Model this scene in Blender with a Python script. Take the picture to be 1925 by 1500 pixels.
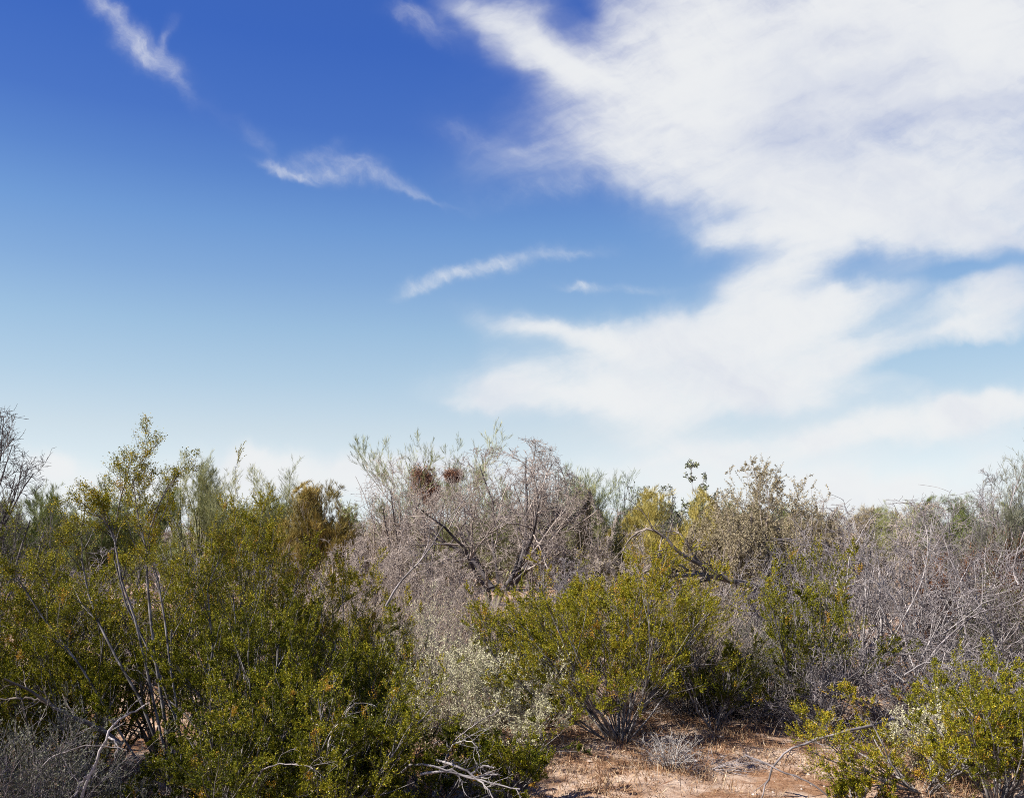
import bpy, math, random
import numpy as np
for _o in list(bpy.data.objects): bpy.data.objects.remove(_o)
scene = bpy.context.scene
R = math.radians
# ---------------------------------------------------------------- camera (view camera with front rise)
F, PW, PH, HZ, EYE = 1650.0, 1925.0, 1500.0, 1000.0, 2.05
cam = bpy.data.cameras.new('camera'); camo = bpy.data.objects.new('camera', cam)
scene.collection.objects.link(camo); scene.camera = camo
camo.location = (0, 0, EYE); camo.rotation_euler = (R(90), 0, 0)
cam.sensor_width = 36; cam.lens = 36*F/PW; cam.shift_y = (HZ - PH/2)/PW
cam.clip_start = .05; cam.clip_end = 6000
# ---------------------------------------------------------------- sun, exposure
SUN_AZ, SUN_EL = R(-104), R(42)          # azimuth from +Y (view direction), clockwise; negative = from the left
sdir = (math.sin(SUN_AZ)*math.cos(SUN_EL), math.cos(SUN_AZ)*math.cos(SUN_EL), math.sin(SUN_EL))
sun = bpy.data.lights.new('sun', 'SUN'); sun.energy = 5.0; sun.angle = R(.5); sun.color = (1, .94, .85)
suno = bpy.data.objects.new('sun', sun); scene.collection.objects.link(suno)
from mathutils import Vector
suno.rotation_euler = Vector(sdir).to_track_quat('Z', 'Y').to_euler()
vs = scene.view_settings; vs.view_transform = 'Standard'; vs.look = 'None'; vs.exposure = 1.2; vs.gamma = 1; vs.use_curve_mapping = False
scene.cycles.max_bounces = 6; scene.cycles.diffuse_bounces = 3; scene.cycles.transmission_bounces = 3
scene.cycles.filter_width = 1.0; scene.cycles.use_denoising = False; scene.cycles.use_adaptive_sampling = True; scene.cycles.adaptive_threshold = .01; scene.cycles.glossy_bounces = 2; scene.cycles.transparent_max_bounces = 4
# ---------------------------------------------------------------- sky
world = bpy.data.worlds.new('World'); scene.world = world; world.use_nodes = True
def build_sky():
    nt = world.node_tree; N = nt.nodes; L = nt.links; N.clear()
    def nd(t, **k):
        n = N.new(t)
        for a, b in k.items(): setattr(n, a, b)
        return n
    def put(sock, v):
        if hasattr(v, 'links'): L.new(v, sock)
        else: sock.default_value = v
    def ma(op, a, b=0.0, c=0.0, clamp=False):
        n = nd('ShaderNodeMath', operation=op, use_clamp=clamp)
        put(n.inputs[0], a); put(n.inputs[1], b)
        if op in ('MULTIPLY_ADD',): put(n.inputs[2], c)
        return n.outputs[0]
    def vm(op, a, b=None):
        n = nd('ShaderNodeVectorMath', operation=op); put(n.inputs[0], a)
        if b is not None: put(n.inputs[3 if op == 'SCALE' else 1], b)
        return n.outputs['Value' if op == 'LENGTH' else 'Vector']
    def rng(v, a, b, c=0.0, d=1.0, kind='SMOOTHSTEP'):
        n = nd('ShaderNodeMapRange', interpolation_type=kind)
        put(n.inputs[0], v); 
        for i, x in zip((1, 2, 3, 4), (a, b, c, d)): put(n.inputs[i], x)
        return n.outputs[0]
    def noise(vec, scale, detail=6, rough=.55, color=False, distort=0.0, lac=2.0):
        n = nd('ShaderNodeTexNoise', noise_dimensions='2D'); put(n.inputs['Vector'], vec)
        n.inputs['Scale'].default_value = scale; n.inputs['Detail'].default_value = detail
        n.inputs['Roughness'].default_value = rough; n.inputs['Distortion'].default_value = distort; n.inputs['Lacunarity'].default_value = lac
        return n.outputs['Color' if color else 'Fac']
    def mapping(vec, loc=(0,0,0), rot=0.0, scale=(1,1,1), kind='TEXTURE'):
        n = nd('ShaderNodeMapping', vector_type=kind); put(n.inputs[0], vec)
        n.inputs[1].default_value = loc; n.inputs[2].default_value = (0,0,rot); n.inputs[3].default_value = scale
        return n.outputs[0]
    def mixc(f, a, b, mode='MIX'):
        n = nd('ShaderNodeMix', data_type='RGBA', blend_type=mode); put(n.inputs[0], f); put(n.inputs[6], a); put(n.inputs[7], b)
        return n.outputs[2]
    tc = nd('ShaderNodeTexCoord').outputs['Generated']
    sp = nd('ShaderNodeSeparateXYZ'); L.new(tc, sp.inputs[0]); X, Y, Z = sp.outputs
    sky = nd('ShaderNodeTexSky', sky_type='NISHITA'); sky.sun_disc = False
    sky.sun_elevation = SUN_EL; sky.sun_rotation = SUN_AZ; sky.air_density = 1.0; sky.dust_density = .6; sky.ozone_density = 2.0
    # the clear air of a polarised desert sky: deep cobalt high up, milky low down
    cr = nd('ShaderNodeValToRGB'); L.new(rng(Z, 0, 1, 0, 1, 'LINEAR'), cr.inputs[0])
    el = cr.color_ramp.elements
    stops = SKY_STOPS
    el[0].position, el[0].color = stops[0][0], (*stops[0][1], 1)
    el[1].position, el[1].color = stops[-1][0], (*stops[-1][1], 1)
    for p, c in stops[1:-1]:
        e = el.new(p); e.color = (*c, 1)
    cv = nd('ShaderNodeValToRGB'); L.new(rng(Z, 0, 1, 0, 1, 'LINEAR'), cv.inputs[0]); el = cv.color_ramp.elements
    el[0].position, el[0].color = SKY_VALUES[0][0], (*SKY_VALUES[0][1], 1); el[1].position, el[1].color = SKY_VALUES[-1][0], (*SKY_VALUES[-1][1], 1)
    for p, c in SKY_VALUES[1:-1]: el.new(p).color = (*c, 1)
    base = mixc(.75, mixc(1.0, sky.outputs[0], cr.outputs[0], 'MULTIPLY'), cv.outputs[0])
    # ---- cloud sheet, laid out on the vault in front (gnomonic u, v)
    iy = ma('DIVIDE', 1.0, ma('MAXIMUM', Y, .08))
    cb = nd('ShaderNodeCombineXYZ'); L.new(ma('MULTIPLY', X, iy), cb.inputs[0]); L.new(ma('MULTIPLY', Z, iy), cb.inputs[1])
    uv = cb.outputs[0]
    def warp(v, scale, amt, detail):
        c = noise(v, scale, detail, .55, True)
        return vm('ADD', v, vm('SCALE', vm('SUBTRACT', c, (.5,.5,.5)), amt))
    flat = mapping(uv, scale=(1,1,0), kind='POINT')
    w1 = mapping(warp(warp(flat, 3.6, .075, 3), 12.0, .04, 5), scale=(1,1,0), kind='POINT')
    w2 = mapping(warp(warp(flat, 6.0, .035, 3), 30.0, .02, 5), scale=(1,1,0), kind='POINT')
    def blobs(vec, table, grow=1.0):
        vec = vm('ADD', vm('MULTIPLY', vec, (1,1,0)), (0,0,1))
        acc = 0.0
        for cx, cy, rx, ry, ang, amp in table:
            x0, y0, c, d, p, q = (cx-PW/2)/F, (HZ-cy)/F, math.cos(R(-ang)), math.sin(R(-ang)), F/rx/grow, F/ry/grow
            n1 = nd('ShaderNodeVectorMath', operation='DOT_PRODUCT'); L.new(vec, n1.inputs[0]); n1.inputs[1].default_value = (c*p, d*p, -(c*x0+d*y0)*p)
            n2 = nd('ShaderNodeVectorMath', operation='DOT_PRODUCT'); L.new(vec, n2.inputs[0]); n2.inputs[1].default_value = (-d*q, c*q, -(-d*x0+c*y0)*q)
            e, f = n1.outputs['Value'], n2.outputs['Value']
            r2 = ma('MULTIPLY_ADD', f, f, ma('MULTIPLY', e, e))
            g = ma('EXPONENT', ma('MULTIPLY', r2, -2.3))
            acc = ma('MULTIPLY_ADD', g, amp, acc)
        return acc
    mass = blobs(w1, CLOUD_MASS, 1.22); wisp = blobs(w2, CLOUD_WISP, 1.18)
    # cirrus fibres: noise stretched along the drift of the ice; optical depth = cover x fibre density
    def streak(v, deg, along, across, det=9, rough=.62):
        return noise(mapping(v, rot=R(deg), scale=(1/along, 1/across, 1)), 1.0, det, rough)
    f1 = streak(w2, 20, 6.0, 34.0); f2 = streak(w1, -30, 5.0, 20.0, 8); f3 = noise(w1, 6.0, 9, .62)
    fib = ma('ADD', ma('MULTIPLY', ma('ADD', f1, f2), .36), ma('MULTIPLY', f3, .28))
    mpos = ma('MAXIMUM', mass, 0.0)
    tau = ma('MULTIPLY', ma('POWER', mpos, 1.55), ma('MULTIPLY', ma('EXPONENT', ma('MULTIPLY', ma('SUBTRACT', fib, .5), 5.4)), 2.3))
    g1 = streak(w2, -32, 9.0, 46.0, 10, .68); g2 = streak(w2, -55, 12.0, 60.0, 8, .65); 
    gf = ma('ADD', ma('ADD', ma('MULTIPLY', g1, .35), ma('MULTIPLY', g2, .2)), ma('MULTIPLY', noise(w2, 16.0, 9, .68), .45))
    tauw = ma('MULTIPLY', ma('POWER', ma('MAXIMUM', wisp, 0.0), 1.25), ma('MULTIPLY', ma('EXPONENT', ma('MULTIPLY', ma('SUBTRACT', gf, .5), 7.0)), .6))
    al = ma('SUBTRACT', 1.0, ma('EXPONENT', ma('MULTIPLY', ma('ADD', tau, tauw), -1.0)))
    al = ma('MULTIPLY', ma('MULTIPLY', al, .965), rng(Y, .3, .55))
    # slightly thicker, greyer patches in the sheet
    shade = rng(ma('ADD', ma('ADD', noise(w1, 4.2, 8, .6), ma('MULTIPLY', ma('SUBTRACT', f2, .5), .5)), ma('MULTIPLY', blobs(w1, CLOUD_GREY), .5)), .40, .95)
    ccol = mixc(shade, (.865, .88, .89, 1), (.70, .735, .82, 1))
    col = mixc(al, base, vm('SCALE', ccol, 1.0/BG/EXPO))
    bg = nd('ShaderNodeBackground'); L.new(col, bg.inputs[0]); bg.inputs[1].default_value = BG
    clear = nd('ShaderNodeBackground'); L.new(base, clear.inputs[0]); clear.inputs[1].default_value = BG
    gate = ma('MULTIPLY', ma('GREATER_THAN', Y, .3), ma('GREATER_THAN', Z, -.05))      # the cloud sheet lies over the northern sky
    mx = nd('ShaderNodeMixShader'); L.new(gate, mx.inputs[0]); L.new(clear.outputs[0], mx.inputs[1]); L.new(bg.outputs[0], mx.inputs[2])
    out = nd('ShaderNodeOutputWorld'); L.new(mx.outputs[0], out.inputs[0])
    world.cycles.sampling_method = 'NONE'
BG = .1; EXPO = 2**1.2
def _lin(c): c = c/255; return c/12.92 if c <= .04045 else ((c+.055)/1.055)**2.4
_TINT = [(30, (94,119,154), (61,103,188)), (200, (99,126,161), (74,116,195)), (300, (103,130,165), (90,133,202)), (400, (109,136,171), (111,154,211)),
         (500, (116,144,177), (131,170,216)), (600, (125,153,184), (155,190,222)), (700, (137,165,190), (177,205,227)), (800, (155,180,195), (204,221,232)), (900, (168,180,178), (222,233,238)), (980, (177,175,154), (226,234,237))]
SKY_STOPS = [(max(0., ((HZ-p)/F)/math.sqrt(1+.16+((HZ-p)/F)**2)), tuple(_lin(b)/_lin(a)/EXPO for a, b in zip(n, t))) for p, n, t in _TINT][::-1]
SKY_VALUES = [(q, tuple(_lin(b)/BG/EXPO for b in t)) for (q, _), (p, n, t) in zip(SKY_STOPS, _TINT[::-1])] + [(.9, (.35/EXPO, .8/EXPO, 3.6/EXPO))]
SKY_STOPS.append((.95, (.40/EXPO, .55/EXPO, 1.3/EXPO)))
CLOUD_MASS = [  # photograph pixels: centre, radii, tilt, weight
    (930, 40, 130, 45, 42, .55), (1010, 95, 130, 42, 38, .75), (1095, 145, 120, 45, 25, .7), (960, 10, 110, 30, 10, .45),
    (1280, 100, 220, 150, 0, 1.0), (1180, 190, 140, 80, 0, .5), (1600, 70, 440, 190, 0, 1.1), (1880, 40, 280, 220, 0, .8), (1420, 250, 200, 120, 20, .6),
    (1500, 370, 200, 90, 20, .75), (1290, 330, 220, 60, 18, .4), (1180, 270, 220, 60, 10, .42), (1050, 310, 230, 46, -8, .17), (1180, 350, 200, 30, 12, .22),
    (1760, 200, 260, 70, -4, .38), (1740, 330, 330, 100, -8, .95), (1640, 440, 330, 50, 4, .9), (1880, 400, 280, 80, 5, .9), (1430, 440, 130, 34, 8, .65), (1850, 480, 160, 30, 0, .4),
    (1470, 520, 120, 70, -30, .5), (1270, 615, 190, 52, -8, .95), (1100, 632, 170, 32, 10, .85), (1000, 610, 80, 16, 6, .35), (1520, 600, 230, 42, -16, 1.0), (1400, 640, 260, 70, 0, .6),
    (1300, 715, 330, 70, 0, 1.25), (1060, 740, 210, 40, 4, .95), (930, 755, 90, 18, 2, .4), (1560, 670, 210, 40, -8, .55), (1210, 800, 160, 55, 10, .45), (1500, 730, 160, 40, 0, .4),
    (1860, 600, 130, 52, -14, .9), (1760, 590, 110, 26, -16, .35), (1850, 640, 120, 24, 0, .5),
    (1880, 755, 190, 28, -8, 1.1), (1690, 800, 260, 30, -9, .9), (1480, 835, 260, 34, -6, .5), (1780, 820, 180, 26, 0, .25), (1800, 780, 260, 50, -6, .3),
    (1640, 915, 190, 34, 0, .75), (1330, 905, 330, 46, 0, .4), (1890, 870, 110, 34, 0, .4),
    (1500, 900, 520, 60, 0, .4), (1600, 960, 600, 50, 0, .5), (1300, 850, 260, 40, 6, .3),
    (465, 862, 100, 28, 0, 1.2), (400, 905, 250, 40, 0, 1.0), (85, 862, 65, 28, 0, 1.2), (130, 915, 180, 40, 0, .7), (700, 882, 240, 34, 0, 1.2), (900, 905, 260, 30, 0, .5),
    (1075, 25, 60, 40, -30, -.28), (1380, 408, 110, 30, 8, -.35), (1480, 500, 150, 60, -30, .45), (1180, 330, 300, 70, 10, .12), (1720, 540, 220, 20, -2, -.22), (1740, 685, 130, 26, -8, -.45), (1820, 690, 130, 26, -6, -.3),
]
CLOUD_WISP = [
    (225, 45, 95, 22, 44, .7), (265, 95, 60, 26, 35, .7), (310, 115, 60, 22, 40, .6), (320, 75, 45, 14, -65, .35), (345, 165, 60, 14, 62, .22), (420, 230, 110, 24, 38, .05),
    (190, 12, 40, 18, 40, .3),
    (530, 322, 60, 9, 18, .7), (600, 325, 80, 20, 8, .85), (635, 300, 70, 18, 8, .5), (700, 335, 90, 18, 18, .45), (780, 366, 80, 8, 14, .28), (480, 272, 50, 14, 45, .12), (580, 290, 60, 16, -20, .3),
    (800, 535, 60, 14, -20, .85), (870, 514, 80, 13, -17, .9), (970, 490, 110, 18, -13, .5), (765, 540, 22, 18, -20, .4), (1060, 475, 90, 14, -8, .25),
    (1075, 537, 46, 11, -4, .6), (1180, 540, 130, 12, 2, .18),
    (815, 55, 70, 28, 30, .32), (790, 25, 60, 20, 0, .2), (930, 265, 120, 26, 12, .2), (1100, 345, 200, 34, -8, .3), (1010, 272, 90, 14, -14, .35), (880, 240, 60, 20, 20, .14),
]
CLOUD_GREY = [(1720, 140, 300, 70, -4, .6), (1800, 205, 260, 34, -6, 1.1), (1500, 260, 130, 40, 10, .5), (1230, 235, 90, 18, 0, .6), (1560, 60, 200, 40, 0, .3)]
build_sky()
# ================================================================ helpers
def at(px, py, Y): return np.array([(px-PW/2)/F*Y, Y, EYE+(HZ-py)/F*Y])
def gx(px, Y): return (px-PW/2)/F*Y
def ground_z(x, y):
    x = np.asarray(x, float); y = np.asarray(y, float)
    return .05*np.sin(x*.9+.4)*np.cos(y*.7)+.03*np.sin(x*2.3+y*1.7)+.012*np.sin(x*6.1-y*4.3)+.2*np.sin(x*.05+1)*np.sin(y*.04)*np.clip((y-12)/20, 0, 1)
def unit(v): return v/np.maximum(np.linalg.norm(v, axis=-1, keepdims=True), 1e-9)
def make_mesh(name, V, Q, mat, tint=None, smooth=False):
    V = np.ascontiguousarray(V, np.float32); Q = np.ascontiguousarray(Q, np.int32)
    me = bpy.data.meshes.new(name); n, k = Q.shape
    me.vertices.add(len(V)); me.vertices.foreach_set('co', V.ravel())
    me.loops.add(n*k); me.loops.foreach_set('vertex_index', Q.ravel())
    me.polygons.add(n); me.polygons.foreach_set('loop_start', np.arange(0, n*k, k, dtype=np.int32))
    if tint is not None:
        a = me.attributes.new('tint', 'FLOAT', 'FACE'); a.data.foreach_set('value', np.ascontiguousarray(tint, np.float32))
    if smooth: me.polygons.foreach_set('use_smooth', np.ones(n, bool))
    me.materials.append(mat); me.update(calc_edges=True)
    return me
def tubes(P, Rad, S=3):
    N, K, _ = P.shape
    T = np.empty_like(P); T[:, 1:-1] = P[:, 2:]-P[:, :-2]; T[:, 0] = P[:, 1]-P[:, 0]; T[:, -1] = P[:, -1]-P[:, -2]
    T = unit(T); ref = np.where(np.abs(T[:, :1, 2:3]) > .9, np.array([[[1., 0, 0]]]), np.array([[[0, 0, 1.]]]))
    A = unit(np.cross(T, np.broadcast_to(ref, T.shape))); B = np.cross(T, A)
    th = np.arange(S)*2*math.pi/S
    V = P[:, :, None]+Rad[:, :, None, None]*(A[:, :, None]*np.cos(th)[:, None]+B[:, :, None]*np.sin(th)[:, None])
    i = np.arange(N*K).reshape(N, K)*S; s = np.arange(S); s2 = (s+1) % S
    a = i[:, :-1, None]
    Q = np.stack([a+s, a+s2, a+S+s2, a+S+s], -1).reshape(-1, 4)
    return V.reshape(-1, 3), Q
def join(parts):
    Vs, Qs, o = [], [], 0
    for V, Q in parts:
        Vs.append(V); Qs.append(Q+o); o += len(V)
    return np.concatenate(Vs), np.concatenate(Qs)
def walk(g, p0, d0, L, K, wander, trop):
    N = len(p0); P = np.empty((N, K, 3)); P[:, 0] = p0; d = unit(d0); st = (L/(K-1))[:, None]; trop = np.asarray(trop, float)
    for k in range(1, K):
        d = unit(d+g.normal(0, wander, (N, 3))+trop)
        P[:, k] = P[:, k-1]+d*st
    return P
def kids(g, P, Rad, n, t=(.25, 1), ang=(25, 55), ratio=(.3, .6), K=4, wander=.15, trop=(0, 0, .05), rr=.6, taper=.4, fall=.4, rmin=.0015):
    N, K0, _ = P.shape; ix = np.repeat(np.arange(N), n); M = len(ix)
    tt = g.uniform(t[0], t[1], M); f = np.clip(tt*(K0-1), 0, K0-1.001); i = f.astype(int); a = (f-i)[:, None]
    pos = P[ix, i]*(1-a)+P[ix, i+1]*a; tan = unit(P[ix, i+1]-P[ix, i]); r = Rad[ix, i]*(1-a[:, 0])+Rad[ix, i+1]*a[:, 0]
    pl = np.linalg.norm(np.diff(P, axis=1), axis=2).sum(1)[ix]
    perp = unit(np.cross(tan, g.normal(size=(M, 3)))); an = np.radians(g.uniform(ang[0], ang[1], M))[:, None]
    L = pl*g.uniform(ratio[0], ratio[1], M)*(1-fall*tt)
    C = walk(g, pos, tan*np.cos(an)+perp*np.sin(an), L, K, wander, trop)
    R0 = np.maximum(r*rr, rmin)[:, None]
    return C, np.maximum(R0*np.linspace(1, taper, K), rmin*.7)
def taper(N, K, r0, r1): return np.broadcast_to(np.asarray(r0).reshape(-1, 1), (N, 1))*(1-np.linspace(0, 1, K))+np.broadcast_to(np.asarray(r1).reshape(-1, 1), (N, 1))*np.linspace(0, 1, K)
def on(g, P, n, t=(0, 1)):
    N, K, _ = P.shape; ix = np.repeat(np.arange(N), n); M = len(ix)
    f = np.clip(g.uniform(t[0], t[1], M)*(K-1), 0, K-1.001); i = f.astype(int); a = (f-i)[:, None]
    return P[ix, i]*(1-a)+P[ix, i+1]*a, unit(P[ix, i+1]-P[ix, i]), ix
def dome(P, w, d, h, soft=.25):
    c = np.array([0, 0, .42*h]); r = np.array([w/2, d/2, .58*h])
    for p in P:
        q = (p-c)/r; q[..., 2] = np.where(q[..., 2] < 0, q[..., 2]*.5, q[..., 2]); s = np.linalg.norm(q, axis=-1, keepdims=True)
        p[...] = np.where(s > 1, c+(p-c)/s*(1+(s-1)*soft), p)
def blades(g, pos, tan, length, width, spread=.9, up=.2, jitter=.0):
    """small pointed leaves (or slivers) rooted at pos"""
    M = len(pos)
    d = unit(tan+g.normal(0, spread, (M, 3))+np.array([0, 0, up]))
    s = unit(np.cross(d, g.normal(size=(M, 3))))
    l = (length*g.uniform(.65, 1.3, M))[:, None]; w = (width*g.uniform(.7, 1.25, M))[:, None]*.5
    p = pos+g.normal(0, jitter, (M, 3)) if jitter else pos
    V = np.stack([p, p+d*l*.5+s*w, p+d*l, p+d*l*.5-s*w], 1).reshape(-1, 3)
    return V, np.arange(M*4).reshape(M, 4)
def fit(P, Rad, w, d, h, q=.97, zq=.985):
    """stretch a whole skeleton (list of levels) to the real width, depth and height"""
    allp = np.concatenate([p.reshape(-1, 3) for p in P])
    sx = w/2/max(np.quantile(np.abs(allp[:, 0]), q), 1e-3); sy = d/2/max(np.quantile(np.abs(allp[:, 1]), q), 1e-3); sz = h/max(np.quantile(allp[:, 2], zq), 1e-3)
    return [p*np.array([sx, sy, sz]) for p in P]
# ================================================================ materials
def new_mat(name):
    m = bpy.data.materials.new(name); m.use_nodes = True; nt = m.node_tree
    return m, nt, nt.nodes, nt.links, nt.nodes['Principled BSDF']
def wood(name, a, b, scale=9, rough=.85):
    m, nt, N, L, bs = new_mat(name)
    tc = N.new('ShaderNodeTexCoord'); n = N.new('ShaderNodeTexNoise'); n.inputs['Scale'].default_value = scale; n.inputs['Detail'].default_value = 3
    L.new(tc.outputs['Object'], n.inputs['Vector'])
    c = N.new('ShaderNodeValToRGB'); L.new(n.outputs['Fac'], c.inputs[0]); e = c.color_ramp.elements
    e[0].position, e[0].color, e[1].position, e[1].color = .35, (*a, 1), .68, (*b, 1)
    L.new(c.outputs[0], bs.inputs['Base Color']); bs.inputs['Roughness'].default_value = rough; bs.inputs['Specular IOR Level'].default_value = .3
    return m
def leafy(name, stops, trans=.25, rough=.45, spec=.5):
    m, nt, N, L, bs = new_mat(name)
    at_ = N.new('ShaderNodeAttribute'); at_.attribute_name = 'tint'
    c = N.new('ShaderNodeValToRGB'); L.new(at_.outputs['Fac'], c.inputs[0]); e = c.color_ramp.elements
    e[0].position, e[0].color = stops[0][0], (*stops[0][1], 1); e[1].position, e[1].color = stops[-1][0], (*stops[-1][1], 1)
    for p, k in stops[1:-1]: e.new(p).color = (*k, 1)
    L.new(c.outputs[0], bs.inputs['Base Color']); bs.inputs['Roughness'].default_value = rough; bs.inputs['Specular IOR Level'].default_value = spec
    tr = N.new('ShaderNodeBsdfTranslucent'); L.new(c.outputs[0], tr.inputs[0])
    mx = N.new('ShaderNodeMixShader'); mx.inputs[0].default_value = trans
    L.new(bs.outputs[0], mx.inputs[1]); L.new(tr.outputs[0], mx.inputs[2]); L.new(mx.outputs[0], N['Material Output'].inputs[0])
    return m
M = dict(
    creosote=leafy('creosote_leaf', [(0, (.030, .040, .003)), (.3, (.102, .109, .005)), (.65, (.275, .254, .015)), (.9, (.36, .25, .026)), (1, (.45, .2, .04))], .22, .6, .12),
    creosote_wood=wood('creosote_bark', (.05, .044, .044), (.27, .25, .245), 14),
    creosote_twig=wood('creosote_twig', (.022, .019, .010), (.11, .09, .05), 10),
    blossom=leafy('yellow_petal', [(0, (.55, .38, .02)), (1, (.75, .6, .05))], .2),
    seed=leafy('seed_fluff', [(0, (.5, .42, .33)), (1, (.7, .62, .52))], .2),
    grey_wood=wood('weathered_grey_twig', (.09, .078, .078), (.31, .275, .275), 6),
    tan_wood=wood('brownish_grey_twig', (.17, .135, .115), (.46, .39, .345), 5),
    dark_wood=wood('dark_twig', (.035, .03, .032), (.12, .105, .105), 5),
    white_wood=wood('bleached_dead_wood', (.24, .22, .21), (.48, .45, .42), 11),
    pale_wood=wood('pale_grey_branch', (.15, .135, .135), (.42, .385, .38), 7),
    dead_bark=wood('dead_mesquite_bark', (.045, .034, .028), (.27, .225, .19), 5),
    pv_wood=wood('palo_verde_bark', (.12, .12, .05), (.27, .26, .13), 4),
    pv_pale=leafy('palo_verde_twig', [(0, (.13, .15, .05)), (.5, (.26, .27, .11)), (1, (.40, .38, .19))], .1, .6, .3),
    pv_green=leafy('green_palo_verde_twig', [(0, (.05, .075, .018)), (.5, (.12, .15, .04)), (1, (.25, .25, .09))], .1, .6, .3),
    pv_gold=leafy('golden_twig', [(0, (.22, .19, .045)), (.5, (.42, .345, .085)), (1, (.56, .46, .16))], .15, .6, .3),
    broom=leafy('olive_brown_twig', [(0, (.10, .085, .02)), (.5, (.24, .185, .042)), (1, (.42, .29, .08))], .1, .6, .3),
    mesq=leafy('mesquite_leaf', [(0, (.15, .125, .07)), (.5, (.30, .25, .15)), (1, (.46, .39, .27))], .15, .6, .3),
    pale=leafy('pale_saltbush_leaf', [(0, (.28, .27, .15)), (.5, (.47, .45, .29)), (1, (.62, .59, .43))], .15, .7, .2),
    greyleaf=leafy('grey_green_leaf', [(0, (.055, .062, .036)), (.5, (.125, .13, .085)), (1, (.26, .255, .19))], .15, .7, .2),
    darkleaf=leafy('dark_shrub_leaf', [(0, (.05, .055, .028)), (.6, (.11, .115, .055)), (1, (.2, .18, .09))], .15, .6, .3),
    ironwood=leafy('ironwood_leaf', [(0, (.07, .09, .04)), (.6, (.16, .18, .09)), (1, (.28, .27, .16))], .15, .5, .4),
    straw=leafy('straw', [(0, (.2, .145, .085)), (.5, (.38, .30, .2)), (1, (.56, .46, .33))], .15, .7, .2),
    rust=leafy('rusty_twig', [(0, (.06, .025, .012)), (.6, (.17, .07, .028)), (1, (.28, .13, .06))], .1, .7, .2),
    mistle=leafy('mistletoe_stem', [(0, (.12, .055, .033)), (.5, (.28, .145, .09)), (1, (.44, .28, .2))], .1, .7, .2),
    litter=leafy('dry_annual', [(0, (.14, .062, .03)), (.4, (.28, .165, .09)), (.7, (.43, .315, .19)), (1, (.60, .5, .37))], .15, .7, .2),
)
# ================================================================ objects
def root(name, label, cat, loc, rz=0, group=None):
    o = bpy.data.objects.new(name, None); scene.collection.objects.link(o); o.empty_display_size = .2
    o.location = [float(v) for v in loc]; o.rotation_euler = (0, 0, rz); o['label'] = label; o['category'] = cat
    if group: o['group'] = group
    return o
def part(name, me, parent):
    o = bpy.data.objects.new(name, me); scene.collection.objects.link(o); o.parent = parent
    return o
def put(name, label, cat, px, Y, meshes, rz=0, group=None, x=None):
    x = gx(px, Y) if x is None else x
    o = root(name, label, cat, (x, Y, float(ground_z(x, Y))-.02), rz, group)
    for n, me in meshes: part(n, me, o)
    return o
def copy_of(o, label, px, Y, rz, scale, group, x=None):
    c = o.copy(); scene.collection.objects.link(c); x = gx(px, Y) if x is None else x
    c.location = (x, Y, float(ground_z(x, Y))-.02); c.rotation_euler = (0, 0, rz); c.scale = scale; c['label'] = label
    if group: c['group'] = group
    for ch in o.children:
        k = ch.copy(); scene.collection.objects.link(k); k.parent = c
    return c
def fan(g, n, spread, L=(.8, 1.05), r0=.03, K=7, wander=.06, trop=(0, 0, .02), flat=1.0, low=0.0):
    """stems leaving one root crown"""
    a = g.uniform(0, 2*math.pi, n); s = np.radians(low+(spread-low)*np.sqrt(g.uniform(0, 1, n)))
    d = np.stack([np.sin(s)*np.cos(a), np.sin(s)*np.sin(a), np.cos(s)], 1)
    p = np.stack([np.cos(a)*r0*g.uniform(0, 1, n), np.sin(a)*r0*g.uniform(0, 1, n), np.zeros(n)], 1)
    return walk(g, p, d, g.uniform(*L, n), K, wander, trop)
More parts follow.
